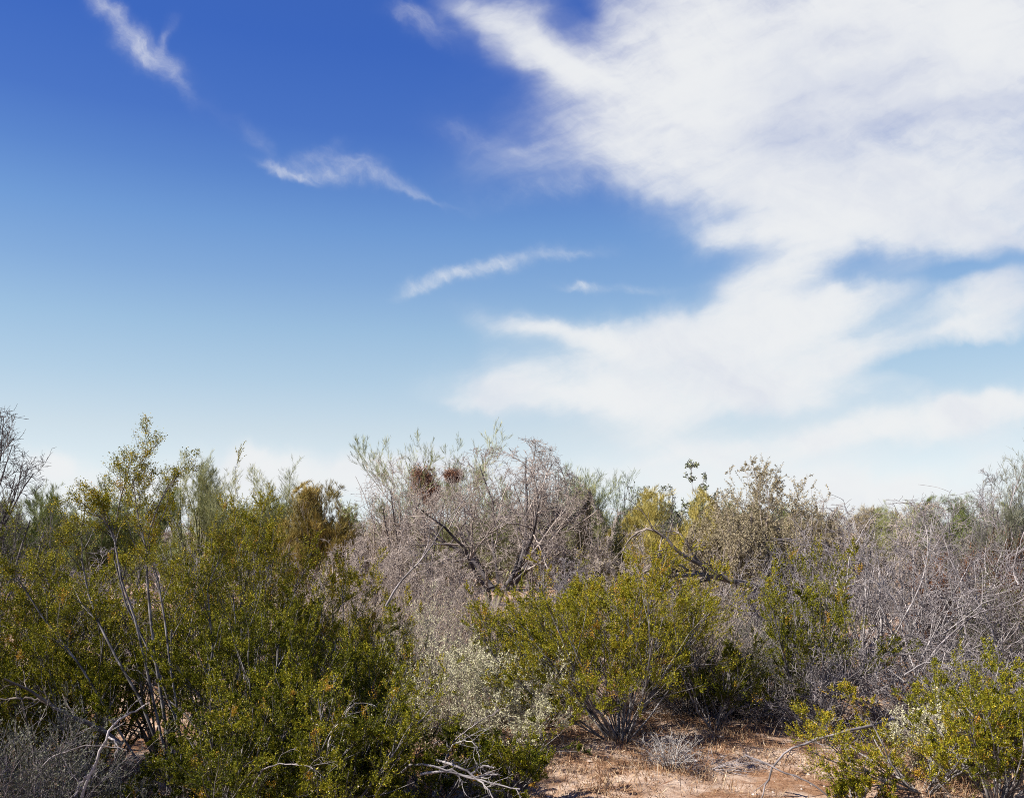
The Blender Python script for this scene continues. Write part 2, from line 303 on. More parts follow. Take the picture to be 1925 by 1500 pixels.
# ---------------------------------------------------------------- kinds of plant: each returns [(part name, mesh)]
def creosote(seed, w, h, d=None, stems=18, leaves=50000, rich=.0, spread=50, r=.011, leaf=.0125, bare=.25, split=True, guide=None, flowers=120, seeds=0, n1=6, jit=.004, ratio0=(.35, .62)):
    leaves = int(leaves*2.4)
    g = np.random.default_rng(seed); d = d or w
    if guide is None: P0 = fan(g, stems, spread, (.7, 1.05), .07, 7, .09, (0, 0, .03))
    else: P0 = guide
    K0 = P0.shape[1]; R0 = taper(len(P0), K0, g.uniform(.7, 1.25, len(P0))*r, r*.3)
    P1, R1 = kids(g, P0, R0, n1, (bare, .98), (15, 42), ratio0, 5, .13, (0, 0, .06), .65)
    P2, R2 = kids(g, P1, R1, 6, (.2, 1), (20, 55), (.3, .55), 4, .18, (0, 0, .08), .65)
    if guide is None: P0, P1, P2 = fit([P0, P1, P2], None, w, d, h)
    P3, R3 = kids(g, P2, R2, 5, (.15, 1), (18, 52), (.45, .95), 4, .12, (0, 0, .2), .7, rmin=.0011)
    out = []
    if split and guide is not None or split:
        n1 = len(P1)//len(P0)
        # hero stems each a part of its own
        for i in range(len(P0)):
            out.append(('stem', make_mesh('stem', *join([tubes(P0[i:i+1], R0[i:i+1], 6), tubes(P1[i*n1:(i+1)*n1], R1[i*n1:(i+1)*n1], 4)]), M['creosote_wood'], smooth=True)))
        out.append(('twig_tangle', make_mesh('twig', *join([tubes(P2, R2, 3), tubes(P3[::2], R3[::2], 3)]), M['creosote_twig'])))
    else:
        out.append(('trunk', make_mesh('stem', *join([tubes(P0, R0, 5), tubes(P1, R1, 3), tubes(P2, R2, 3)]), M['creosote_wood'])))
    n3 = max(1, int(leaves/len(P3)*.8)); n2 = max(1, int(leaves/len(P2)*.2))
    a, ta, ia = on(g, P3, n3, (.15, 1.05)); b, tb, ib = on(g, P2, n2, (.4, 1.02))
    pos = np.concatenate([a, b]); tan = np.concatenate([ta, tb])
    dens = np.clip(g.normal(.55, .32, len(P2)), .06, 1); per = len(P3)//len(P2)      # some shoots full, some nearly bare
    keep = g.uniform(size=len(pos)) < np.concatenate([dens[ia//per], dens[ib]])
    pos, tan = pos[keep], tan[keep]; shoot_k = keep
    V, Q = blades(g, pos, tan, leaf, leaf*.62, .75, .25, jit)
    shoot = np.concatenate([(ia % 97)/97., (ib % 89)/89.])[shoot_k]           # whole shoots differ in age
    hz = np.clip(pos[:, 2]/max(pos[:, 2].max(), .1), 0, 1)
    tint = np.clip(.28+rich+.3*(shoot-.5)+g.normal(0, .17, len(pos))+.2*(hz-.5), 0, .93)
    old = g.uniform(size=len(P2)); 
    sel = np.concatenate([old[ia//(len(P3)//len(P2))], old[ib]])[shoot_k] < .02+.03*max(rich, 0)
    tint[sel] = np.clip(g.normal(.92, .07, sel.sum()), 0, 1)
    out.append(('foliage', make_mesh('creosote_foliage', V, Q, M['creosote'], tint)))
    if flowers:
        k = g.choice(len(pos), flowers); c = pos[k]; V = []; 
        c5 = np.repeat(c, 5, 0); V, Q = blades(g, c5, np.zeros_like(c5), .010, .008, 1, .3)
        out.append(('blossom', make_mesh('blossom', V, Q, M['blossom'], g.uniform(0, 1, len(Q)))))
    if seeds:
        k = g.choice(len(pos), seeds); c6 = np.repeat(pos[k], 6, 0); V, Q = blades(g, c6, np.zeros_like(c6), .008, .007, 1, 0)
        out.append(('seed_tuft', make_mesh('seed_fluff', V, Q, M['seed'], g.uniform(0, 1, len(Q)))))  # white fuzzy fruit tufts of the creosote, not flowers
    return out
def bare_shrub(seed, w, h, d=None, mat='grey_wood', stems=9, spread=58, r=.03, levels=(5, 6, 5, 4), tw=.0022, wander=.14, trunk=0.0, leaves=0, leafmat='mesq', leaf=.02, sliver=0, droop=.0, darkcore=None, low=5, long=1.0, round_=False):
    g = np.random.default_rng(seed); d = d or w
    P0 = fan(g, stems, spread, (.75, 1.1), .1, 8, wander, (0, 0, .03), low=low)
    if trunk: P0[:, :, 2] += trunk
    R0 = taper(stems, 8, g.uniform(.6, 1.2, stems)*r, r*.22)
    P1, R1 = kids(g, P0, R0, levels[0], (.2, .95), (25, 65), (.35*long, .7*long), 6, wander*1.1, (0, 0, .05-droop), .6, rmin=tw)
    P2, R2 = kids(g, P1, R1, levels[1], (.2, 1), (25, 70), (.3*long, .65*long), 5, wander*1.2, (0, 0, .04-droop), .6, rmin=tw)
    P0, P1, P2 = fit([P0, P1, P2], None, w, d, h)
    P3, R3 = kids(g, P2, R2, levels[2], (.1, 1), (25, 75), (.35*long, .8*long), 5, wander*1.3, (0, 0, .03-droop), .6, rmin=tw*.8)
    if round_: dome((P0, P1, P2, P3), w, d, h)
    for q in (P0, P1, P2, P3): q[..., 2] = np.where(q[..., 2] > h, h+(q[..., 2]-h)*.4, q[..., 2])
    lv = [tubes(P1, R1, 4), tubes(P2, R2, 3), tubes(P3, R3, 3)]
    last = P3
    if levels[3]:
        P4, R4 = kids(g, P3, R3, levels[3], (.1, 1), (25, 80), (.35, .8), 3, wander, (0, 0, .02), .7, rmin=tw*.7)
        lv.append(tubes(P4, R4, 3)); last = P4
    lo = [tubes(P0, R0, 6)]
    if trunk:
        n = 7; t = walk(g, np.array([[0, 0, -.05]]), np.array([[.08, 0, 1.]]), np.array([trunk*h/max(1e-3, h)+.15]), n, .12, (0, 0, .1)); lo.append(tubes(t, taper(1, n, [r*1.9], [r*1.2]), 7))
    if darkcore in ('white_wood', 'pale_wood'): lo.append(lv.pop(0))
    out = [('trunk', make_mesh('trunk', *join(lo), M[darkcore or mat], smooth=True)), ('crown', make_mesh('bare_crown', *join(lv), M[mat]))]
    if leaves:
        a, ta, ia = on(g, last, max(1, leaves//len(last)), (.1, 1.05)); V, Q = blades(g, a, ta, leaf, leaf*.55 if not sliver else sliver, .8 if not sliver else .35, .1, .006)
        out.append(('foliage', make_mesh('foliage', V, Q, M[leafmat], np.clip(.5+.25*((ia % 61)/61.-.5)+g.normal(0, .2, len(a)), 0, 1))))
    return out
def fine_tree(seed, w, h, d=None, mat='pv_pale', woodmat='pv_wood', stems=5, spread=38, r=.05, n1=6, n2=7, n3=6, slivers=26000, slen=.13, swid=.0055, spread_s=.35, up=.35, wander=.1, leaves=0, trop=.09, ang=(14, 42), base=.0, tw=.003, round_=False):
    """palo verde and the like: forked limbs ending in brooms of green twigs"""
    g = np.random.default_rng(seed); d = d or w
    P0 = fan(g, stems, spread, (.55, .8), .08, 7, wander, (0, 0, trop*.5), low=6)
    R0 = taper(stems, 7, g.uniform(.7, 1.15, stems)*r, r*.3)
    P1, R1 = kids(g, P0, R0, n1, (.35, 1), (ang[0], ang[1]+6), (.45, .75), 6, wander, (0, 0, trop), .6, fall=.2)
    P2, R2 = kids(g, P1, R1, n2, (.3, 1), ang, (.4, .7), 5, wander, (0, 0, trop), .6, fall=.2, rmin=tw)
    P0, P1, P2 = fit([P0, P1, P2], None, w, d, h*.95, zq=.998)
    P3, R3 = kids(g, P2, R2, n3, (.25, 1), ang, (.4, .75), 4, wander, (0, 0, trop), .65, rmin=tw*.8)
    if round_: dome((P0, P1, P2, P3), w, d, h, .06)
    a, ta, ia = on(g, P3, max(1, slivers//len(P3)), (.1, 1)); V, Q = blades(g, a, ta, slen, swid, spread_s, up)
    cl = ia//(n3*n2)
    tint = np.clip(.5+.45*((cl % 13)/13.-.5)+g.normal(0, .17, len(a)), 0, 1)
    return [('trunk', make_mesh('trunk', *join([tubes(P0, R0, 7), tubes(P1, R1, 5), tubes(P2, R2, 3)]), M[woodmat], smooth=True)),
            ('crown', make_mesh('twig_crown', V, Q, M[mat], tint))]
def leaf_bush(seed, w, h, d=None, mat='pale', stems=26, spread=72, leaves=16000, leaf=.016, wid=.5, woodmat='tan_wood', r=.006, tint0=.5):
    g = np.random.default_rng(seed); d = d or w
    P0 = fan(g, stems, spread, (.7, 1.05), .08, 6, .12, (0, 0, .05)); R0 = taper(stems, 6, np.full(stems, r), r*.3)
    P1, R1 = kids(g, P0, R0, 8, (.25, 1), (20, 60), (.3, .6), 4, .18, (0, 0, .08), .7)
    P0, P1 = fit([P0, P1], None, w, d, h)
    P2, R2 = kids(g, P1, R1, 7, (.15, 1), (25, 65), (.35, .7), 4, .2, (0, 0, .08), .75, rmin=.001)
    a, ta, ia = on(g, P2, max(1, leaves//len(P2)), (.05, 1.05)); V, Q = blades(g, a, ta, leaf, leaf*wid, .7, .25, .004)
    return [('trunk', make_mesh('stem', *join([tubes(P0, R0, 4), tubes(P1, R1, 3), tubes(P2, R2, 3)]), M[woodmat])),
            ('foliage', make_mesh('foliage', V, Q, M[mat], np.clip(tint0+.3*((ia % 53)/53.-.5)+g.normal(0, .18, len(a)), 0, 1)))]
def stalks(seed, w, h, n=260, mat='straw', swid=.009, lean=16):
    g = np.random.default_rng(seed)
    a = g.uniform(0, 2*math.pi, n); rr = w/2*np.sqrt(g.uniform(0, 1, n)); p = np.stack([rr*np.cos(a), rr*np.sin(a), np.zeros(n)], 1)
    d = np.stack([g.normal(0, math.tan(R(lean)), n)+p[:, 0]*.3, g.normal(0, math.tan(R(lean)), n)+p[:, 1]*.3, np.ones(n)], 1)
    P = walk(g, p, d, h*g.uniform(.35, 1.08, n), 5, .09, (0, 0, .0)); Rd = taper(n, 5, np.full(n, swid*.5), swid*.2)
    C, RC = kids(g, P, Rd, 5, (.3, 1), (12, 45), (.15, .35), 3, .15, (0, 0, .02), .8, rmin=.0012)
    q, tq, iq = on(g, P, 8, (.2, 1)); V, Q = blades(g, q, tq, .07, .008, .5, -.1)
    return [('trunk', make_mesh('stalk', *join([tubes(P, Rd, 3), tubes(C, RC, 3)]), M['tan_wood'])), ('foliage', make_mesh('dry_leaf', V, Q, M[mat], np.clip(g.normal(.55, .22, len(Q)), 0, 1)))]
def limb(g, pts, r0, r1, K=14, wob=.0):
    """smooth curve through given world points"""
    pts = np.asarray(pts, float); t = np.linspace(0, len(pts)-1, K); i = np.clip(t.astype(int), 0, len(pts)-2); f = (t-i)[:, None]
    pp = np.concatenate([[2*pts[0]-pts[1]], pts, [2*pts[-1]-pts[-2]]]); a, b, c, e = pp[i], pp[i+1], pp[i+2], pp[i+3]
    P = .5*((2*b)+(c-a)*f+(2*a-5*b+4*c-e)*f**2+(3*b-a-3*c+e)*f**3)
    if wob: P = P+g.normal(0, wob, P.shape)*np.minimum(1, np.arange(K)/3)[:, None]
    return P[None], taper(1, K, [r0], [r1])
# ================================================================ ground
def build_ground():
    xs = np.concatenate([[-3000, -1200, -500, -250, -120, -60, -40], np.arange(-30, -8, .8), np.arange(-8, 8, .07), np.arange(8, 30.1, .8), [40, 60, 120, 250, 500, 1200, 3000]])
    ys = np.concatenate([[-800, -200, -60, -20, -8], np.arange(-4, 4, .5), np.arange(4, 13, .07), np.arange(13, 60, 1.0), [70, 90, 130, 250, 500, 1200, 3000]])
    Xg, Yg = np.meshgrid(xs, ys); Z = ground_z(Xg, Yg)
    g = np.random.default_rng(5); near = (np.abs(Xg) < 8) & (Yg > 4) & (Yg < 13)
    Z = Z+near*g.normal(0, .006, Z.shape)
    V = np.stack([Xg, Yg, Z], -1).reshape(-1, 3); ny, nx = Xg.shape; i = np.arange(ny*nx).reshape(ny, nx)
    Q = np.stack([i[:-1, :-1], i[:-1, 1:], i[1:, 1:], i[1:, :-1]], -1).reshape(-1, 4)
    m, nt, N, L, bs = new_mat('desert_soil'); tc = N.new('ShaderNodeTexCoord')
    def nz(s, d, r=.6):
        n = N.new('ShaderNodeTexNoise'); n.inputs['Scale'].default_value = s; n.inputs['Detail'].default_value = d; n.inputs['Roughness'].default_value = r
        L.new(tc.outputs['Object'], n.inputs['Vector']); return n.outputs['Fac']
    def ramp(f, st):
        c = N.new('ShaderNodeValToRGB'); L.new(f, c.inputs[0]); e = c.color_ramp.elements
        e[0].position, e[0].color = st[0][0], (*st[0][1], 1); e[1].position, e[1].color = st[-1][0], (*st[-1][1], 1)
        for p, k in st[1:-1]: e.new(p).color = (*k, 1)
        return c.outputs[0]
    sand = ramp(nz(9, 8, .7), [(.3, (.32, .225, .165)), (.5, (.46, .35, .27)), (.7, (.55, .45, .365))])
    lit = ramp(nz(38, 6, .75), [(.3, (.10, .05, .028)), (.55, (.24, .135, .078)), (.75, (.36, .24, .15))])
    msk = ramp(nz(1.5, 8, .7), [(.40, (0, 0, 0)), (.55, (1, 1, 1))])
    mx = N.new('ShaderNodeMix'); mx.data_type = 'RGBA'; L.new(msk, mx.inputs[0]); L.new(sand, mx.inputs[6]); L.new(lit, mx.inputs[7])
    L.new(mx.outputs[2], bs.inputs['Base Color']); bs.inputs['Roughness'].default_value = .95; bs.inputs['Specular IOR Level'].default_value = .1
    bp = N.new('ShaderNodeBump'); bp.inputs['Strength'].default_value = .6; bp.inputs['Distance'].default_value = .03; L.new(nz(45, 8, .7), bp.inputs['Height']); L.new(bp.outputs[0], bs.inputs['Normal'])
    o = bpy.data.objects.new('ground', make_mesh('ground', V, Q, m, smooth=True)); scene.collection.objects.link(o); o['kind'] = 'structure'
    # dried annuals and litter: too many to count
    n = 170000; x = g.uniform(-3, 5.5, n); y = 5.6+7.9*g.uniform(0, 1, n)**1.5
    dens = .5+.5*np.sin(x*2.1+1.3*np.sin(y*1.7))*np.cos(y*2.6+.8*np.sin(x*3.1)); dens = .55*dens+.45*(.5+.5*np.sin(x*6.3+2*np.sin(y*5))*np.sin(y*7.7+x))
    keep = g.uniform(size=n) < np.clip((dens-.18)*1.5, .03, 1)*np.where((y < 7.25) & (x > .8) & (x < 3), .35, 1)
    p = np.stack([x, y, ground_z(x, y)-.005], 1)[keep]
    k = len(p); h = g.gamma(2.5, .021, k)+.015; tan = np.stack([g.normal(0, .6, k), g.normal(0, .6, k), np.ones(k)], 1)
    V1, Q1 = blades(g, p, unit(tan), h, .006, .25, .1)
    fl = p[::3]+np.array([0, 0, .012]); V2, Q2 = blades(g, fl, np.zeros_like(fl), .03, .008, 1, 0); V2[:, 2] = np.maximum(V2[:, 2], np.repeat(fl[:, 2], 4)-.004)
    Vv, Qq = join([(V1, Q1), (V2, Q2)])
    o = bpy.data.objects.new('dry_grass', make_mesh('dry_annuals', Vv, Qq, M['litter'], np.clip(g.normal(.45, .24, len(Qq)), 0, 1))); scene.collection.objects.link(o); o['kind'] = 'stuff'
    # loose stones
    base = np.array([[1,0,0],[.3,.95,0],[-.8,.6,0],[-.8,-.6,0],[.3,-.95,0],[.2,.1,.7],[0,0,-.5]], float); fc = [(0,1,5),(1,2,5),(2,3,5),(3,4,5),(4,0,5)]
    Vs, Qs = [], []
    for q in range(420):
        x, y = g.uniform(-1.5, 5), g.uniform(6, 9.6); s = g.gamma(2, .005)+.003; v = base*s*g.uniform(.6, 1.3, 3)@np.array([[math.cos(q), math.sin(q), 0], [-math.sin(q), math.cos(q), 0], [0, 0, 1]])+np.array([x, y, float(ground_z(x, y))+.001])
        Qs += [tuple(a+7*q for a in f) for f in fc]; Vs.append(v)
    o = bpy.data.objects.new('gravel', make_mesh('gravel', np.concatenate(Vs), np.array(Qs), wood('pale_stone', (.3, .24, .2), (.62, .55, .5), 3))); scene.collection.objects.link(o); o['kind'] = 'stuff'
build_ground()
# ================================================================ near creosote
def stem_guide(list_of_px, Y, base, K=9):
    g = np.random.default_rng(77); out = []
    for pts in list_of_px:
        w = [at(px, py, Y+dy)-base for px, py, dy in pts]
        out.append(limb(g, w, 1, 1, K)[0][0])
    return np.stack(out)
CRE = 'creosote bush'
# the tall one whose bare stems climb above the skyline
bx = gx(345, 6.3); b0 = np.array([bx, 6.3, float(ground_z(bx, 6.3))-.02])
G = stem_guide([[(345,1540,0),(290,1330,0),(262,1190,.05),(228,1090,.05),(212,1000,.1),(198,985,.1),(190,940,.1)],
                [(340,1540,.05),(300,1290,.1),(285,1180,.1),(277,1090,.15),(276,1030,.1),(286,980,.1),(316,910,.1)],
                [(350,1540,.1),(330,1330,.15),(250,1170,.2),(215,1050,.2),(222,955,.2),(234,915,.15),(243,875,.1)],
                [(340,1540,.1),(280,1350,.1),(210,1220,.2),(170,1130,.3),(152,1030,.3),(162,945,.3)],
                [(350,1540,0),(335,1350,-.1),(318,1240,-.1),(300,1100,0),(265,1000,0),(250,900,.05)],
                [(330,1540,0),(240,1400,-.1),(150,1250,-.2),(80,1160,-.2),(30,1080,-.2)],
                [(360,1540,.1),(380,1350,.2),(400,1220,.3),(390,1110,.3),(420,1040,.3)]], 6.3, b0)
A = creosote(1, 1.5, 2.8, leaves=24000, rich=.22, leaf=.011, n1=9, jit=.014, guide=G, r=.011, bare=.48, flowers=260, ratio0=(.12, .27))
put('creosote_bush', 'tallest creosote bush, pale crooked stems rising above the skyline with sparse leafy tips', CRE, 345, 6.3, A)
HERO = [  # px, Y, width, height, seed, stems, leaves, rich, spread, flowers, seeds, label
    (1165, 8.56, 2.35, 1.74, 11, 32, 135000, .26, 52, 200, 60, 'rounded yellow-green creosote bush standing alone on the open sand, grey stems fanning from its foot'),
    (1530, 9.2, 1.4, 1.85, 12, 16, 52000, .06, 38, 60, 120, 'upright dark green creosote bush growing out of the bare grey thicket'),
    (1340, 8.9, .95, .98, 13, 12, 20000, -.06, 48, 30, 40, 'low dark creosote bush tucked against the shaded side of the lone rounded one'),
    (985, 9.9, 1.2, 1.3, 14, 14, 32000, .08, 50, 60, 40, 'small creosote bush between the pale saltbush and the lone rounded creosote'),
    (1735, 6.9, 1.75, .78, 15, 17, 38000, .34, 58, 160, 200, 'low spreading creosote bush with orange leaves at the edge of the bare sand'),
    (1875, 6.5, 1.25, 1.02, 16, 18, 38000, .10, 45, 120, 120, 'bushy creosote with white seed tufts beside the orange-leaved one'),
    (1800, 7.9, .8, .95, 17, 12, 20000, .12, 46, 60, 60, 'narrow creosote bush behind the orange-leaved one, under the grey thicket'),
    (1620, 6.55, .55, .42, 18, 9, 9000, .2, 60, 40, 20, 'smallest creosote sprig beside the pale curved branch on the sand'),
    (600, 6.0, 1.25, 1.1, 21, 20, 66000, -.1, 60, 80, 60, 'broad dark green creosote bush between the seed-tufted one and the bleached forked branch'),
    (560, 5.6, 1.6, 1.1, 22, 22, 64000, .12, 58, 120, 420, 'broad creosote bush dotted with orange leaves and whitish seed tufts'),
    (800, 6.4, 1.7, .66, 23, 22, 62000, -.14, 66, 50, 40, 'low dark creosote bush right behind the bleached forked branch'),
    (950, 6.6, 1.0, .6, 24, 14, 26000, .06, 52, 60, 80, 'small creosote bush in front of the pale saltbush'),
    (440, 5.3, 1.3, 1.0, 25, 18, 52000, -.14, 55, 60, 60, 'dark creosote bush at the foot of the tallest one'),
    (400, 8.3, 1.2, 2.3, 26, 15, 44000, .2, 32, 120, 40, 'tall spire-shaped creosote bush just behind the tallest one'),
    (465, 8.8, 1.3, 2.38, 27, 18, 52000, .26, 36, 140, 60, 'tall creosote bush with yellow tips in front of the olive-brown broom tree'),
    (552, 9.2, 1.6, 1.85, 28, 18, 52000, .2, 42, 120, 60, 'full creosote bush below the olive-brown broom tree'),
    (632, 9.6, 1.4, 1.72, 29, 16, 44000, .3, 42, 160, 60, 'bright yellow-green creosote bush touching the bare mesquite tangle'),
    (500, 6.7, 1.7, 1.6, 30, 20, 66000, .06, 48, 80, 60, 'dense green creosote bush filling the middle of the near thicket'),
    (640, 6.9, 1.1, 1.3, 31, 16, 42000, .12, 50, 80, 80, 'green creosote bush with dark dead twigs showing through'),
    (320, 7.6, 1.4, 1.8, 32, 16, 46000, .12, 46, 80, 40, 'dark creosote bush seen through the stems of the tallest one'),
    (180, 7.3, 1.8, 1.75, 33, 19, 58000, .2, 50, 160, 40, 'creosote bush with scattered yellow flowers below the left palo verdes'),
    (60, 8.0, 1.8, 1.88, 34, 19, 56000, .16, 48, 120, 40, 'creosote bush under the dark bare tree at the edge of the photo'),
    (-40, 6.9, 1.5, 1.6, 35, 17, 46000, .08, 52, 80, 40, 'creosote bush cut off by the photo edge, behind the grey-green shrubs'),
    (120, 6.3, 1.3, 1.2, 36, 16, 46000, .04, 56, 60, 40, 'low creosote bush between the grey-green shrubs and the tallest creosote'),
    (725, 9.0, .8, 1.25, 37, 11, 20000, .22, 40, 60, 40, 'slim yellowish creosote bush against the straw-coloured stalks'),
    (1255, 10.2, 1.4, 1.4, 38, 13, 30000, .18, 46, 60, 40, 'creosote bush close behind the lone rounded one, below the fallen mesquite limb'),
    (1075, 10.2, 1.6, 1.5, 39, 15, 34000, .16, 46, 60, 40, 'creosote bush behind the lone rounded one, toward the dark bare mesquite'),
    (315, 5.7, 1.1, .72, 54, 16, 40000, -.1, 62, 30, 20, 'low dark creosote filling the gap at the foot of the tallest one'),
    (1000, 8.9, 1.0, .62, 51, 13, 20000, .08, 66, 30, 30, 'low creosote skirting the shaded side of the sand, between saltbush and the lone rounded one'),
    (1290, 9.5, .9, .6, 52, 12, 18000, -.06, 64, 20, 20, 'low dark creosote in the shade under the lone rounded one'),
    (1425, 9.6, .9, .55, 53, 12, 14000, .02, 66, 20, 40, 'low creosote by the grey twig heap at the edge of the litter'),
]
for px, Y, w, h, sd, st, lv, rich, spr, fl, se, lab in HERO:
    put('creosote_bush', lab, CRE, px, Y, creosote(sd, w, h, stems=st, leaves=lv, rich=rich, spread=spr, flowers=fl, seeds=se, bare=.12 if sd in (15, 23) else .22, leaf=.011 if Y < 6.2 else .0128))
# the thicket goes on past the edge of the photograph and shades its corner
EDGE = [put('creosote_bush', 'creosote bush of the thicket just beyond the photo edge', CRE, 0, 5.0, creosote(41, 1.7, 2.2, stems=18, leaves=42000, rich=.05, split=False, flowers=0), 0, 'thicket beyond the photo edge', x=-4.1)]
for x, Y, rz, sc in ((-3.75, 4.1, 1.2, 1.0), (-5.4, 5.9, 2.5, 1.25), (-5.1, 4.4, 4.0, 1.35), (-5.3, 7.0, 5.0, 1.2)):
    copy_of(EDGE[0], EDGE[0]['label'], 0, Y, rz, (sc,)*3, EDGE[0]['group'], x=x)
# ================================================================ pale low shrubs
for i, (px, Y, w, h, mat, lab, n, lf) in enumerate([
    (850, 8.3, 1.25, 1.02, 'pale', 'pale silvery saltbush, the taller one, below the straw-coloured stalks', 26000, .017),
    (945, 8.2, 1.15, .8, 'pale', 'pale silvery saltbush spreading low toward the sand', 22000, .017),
    (770, 10.0, 1.2, 1.2, 'pale', 'pale saltbush half hidden behind the creosote at the straw-coloured stalks', 18000, .016),
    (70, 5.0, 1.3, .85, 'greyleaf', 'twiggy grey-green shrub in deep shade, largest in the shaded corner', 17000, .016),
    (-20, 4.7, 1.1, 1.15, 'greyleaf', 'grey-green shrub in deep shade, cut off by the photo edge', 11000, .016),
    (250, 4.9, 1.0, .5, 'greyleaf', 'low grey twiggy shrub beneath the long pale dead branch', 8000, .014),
    (20, 7.4, 1.0, 1.5, 'greyleaf', 'pale grey shrub showing between the creosotes at the photo edge', 12000, .016),
    (1445, 9.9, 1.0, .85, 'greyleaf', 'pale grey-green shrub beside the upright creosote, above the dry litter', 12000, .016),
    (1375, 10.8, 1.3, 1.15, 'greyleaf', 'grey-green shrub behind the low dark creosote', 11000, .018),
    (1760, 7.4, .7, .62, 'pale', 'light green leafy shrub among the creosotes by the sand', 9000, .018),
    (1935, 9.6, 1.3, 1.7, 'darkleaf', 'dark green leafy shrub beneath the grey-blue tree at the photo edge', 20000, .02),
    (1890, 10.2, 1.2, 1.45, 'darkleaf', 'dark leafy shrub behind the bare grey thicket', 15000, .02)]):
    put('desert_shrub', lab, 'shrub', px, Y, leaf_bush(100+i, w, h, mat=mat, leaves=n, leaf=lf, woodmat='grey_wood' if mat == 'greyleaf' else 'tan_wood'))
# ================================================================ dry stalks and little dead shrubs
ST = [stalks(200, .8, 1.0), stalks(201, .9, 1.1, 300), stalks(202, .6, .8, 180)]
first = None
for i, (px, Y, s, sc) in enumerate([(745, 12.6, 0, 1.15), (800, 12.2, 1, 1.0), (860, 12.9, 0, 1.05), (905, 12.3, 2, 1.2), (945, 12.8, 1, .9), (690, 12.2, 2, 1.2), (775, 11.2, 2, 1.05), (850, 11.4, 2, 1.0), (1300, 9.9, 1, 1.0), (1345, 10.3, 0, .9), (1270, 11.0, 1, 1.0), (600, 11.5, 1, 1.1), (1000, 12.6, 0, 1.0)]):
    o = put('dry_stalk_clump', 'clump of upright straw-coloured dry stalks standing among the shrubs', 'dry plant', px, Y, ST[s], i*1.3, 'dry straw-coloured stalk clumps'); o.scale = (sc, sc, sc*1.12)
put('dead_shrub', 'small dead grey shrub with thin fanned twigs on the open sand', 'dead shrub', 1258, 7.55, bare_shrub(210, .5, .33, mat='white_wood', stems=22, spread=48, r=.006, levels=(4, 3, 2, 0), tw=.0013, wander=.1))
put('dead_shrub', 'flattened dead brush lying on the sand beside the small dead shrub', 'dead shrub', 1330, 7.65, bare_shrub(211, .85, .17, mat='grey_wood', stems=24, spread=85, r=.007, levels=(4, 3, 0, 0), tw=.0014, wander=.12, low=55))
put('dead_shrub', 'grey dead twig heap at the foot of the upright creosote', 'dead shrub', 1460, 9.3, bare_shrub(212, 1.3, .5, mat='tan_wood', stems=26, spread=78, r=.007, levels=(5, 4, 3, 0), tw=.0015))
put('dead_shrub', 'low brown dead brush in the shade behind the lone rounded creosote', 'dead shrub', 1180, 9.7, bare_shrub(215, 1.9, .55, mat='tan_wood', darkcore='dark_wood', stems=30, spread=78, r=.008, levels=(6, 5, 3, 0), tw=.0016))
put('dead_shrub', 'low brown dead brush under the pale grey-green shrub past the litter', 'dead shrub', 1390, 9.9, bare_shrub(216, 1.5, .5, mat='tan_wood', darkcore='dark_wood', stems=28, spread=78, r=.008, levels=(6, 5, 3, 0), tw=.0016))
put('dead_shrub', 'tangle of fine dead twigs under the grey-green shrubs in the shaded corner', 'dead shrub', 290, 4.6, bare_shrub(213, 1.0, .32, mat='tan_wood', stems=30, spread=80, r=.006, levels=(5, 4, 3, 0), tw=.0013))
put('dead_shrub', 'dead brown twig mound under the broad dark creosote', 'dead shrub', 640, 4.9, bare_shrub(214, 1.3, .34, mat='tan_wood', stems=26, spread=82, r=.006, levels=(5, 4, 2, 0), tw=.0013))
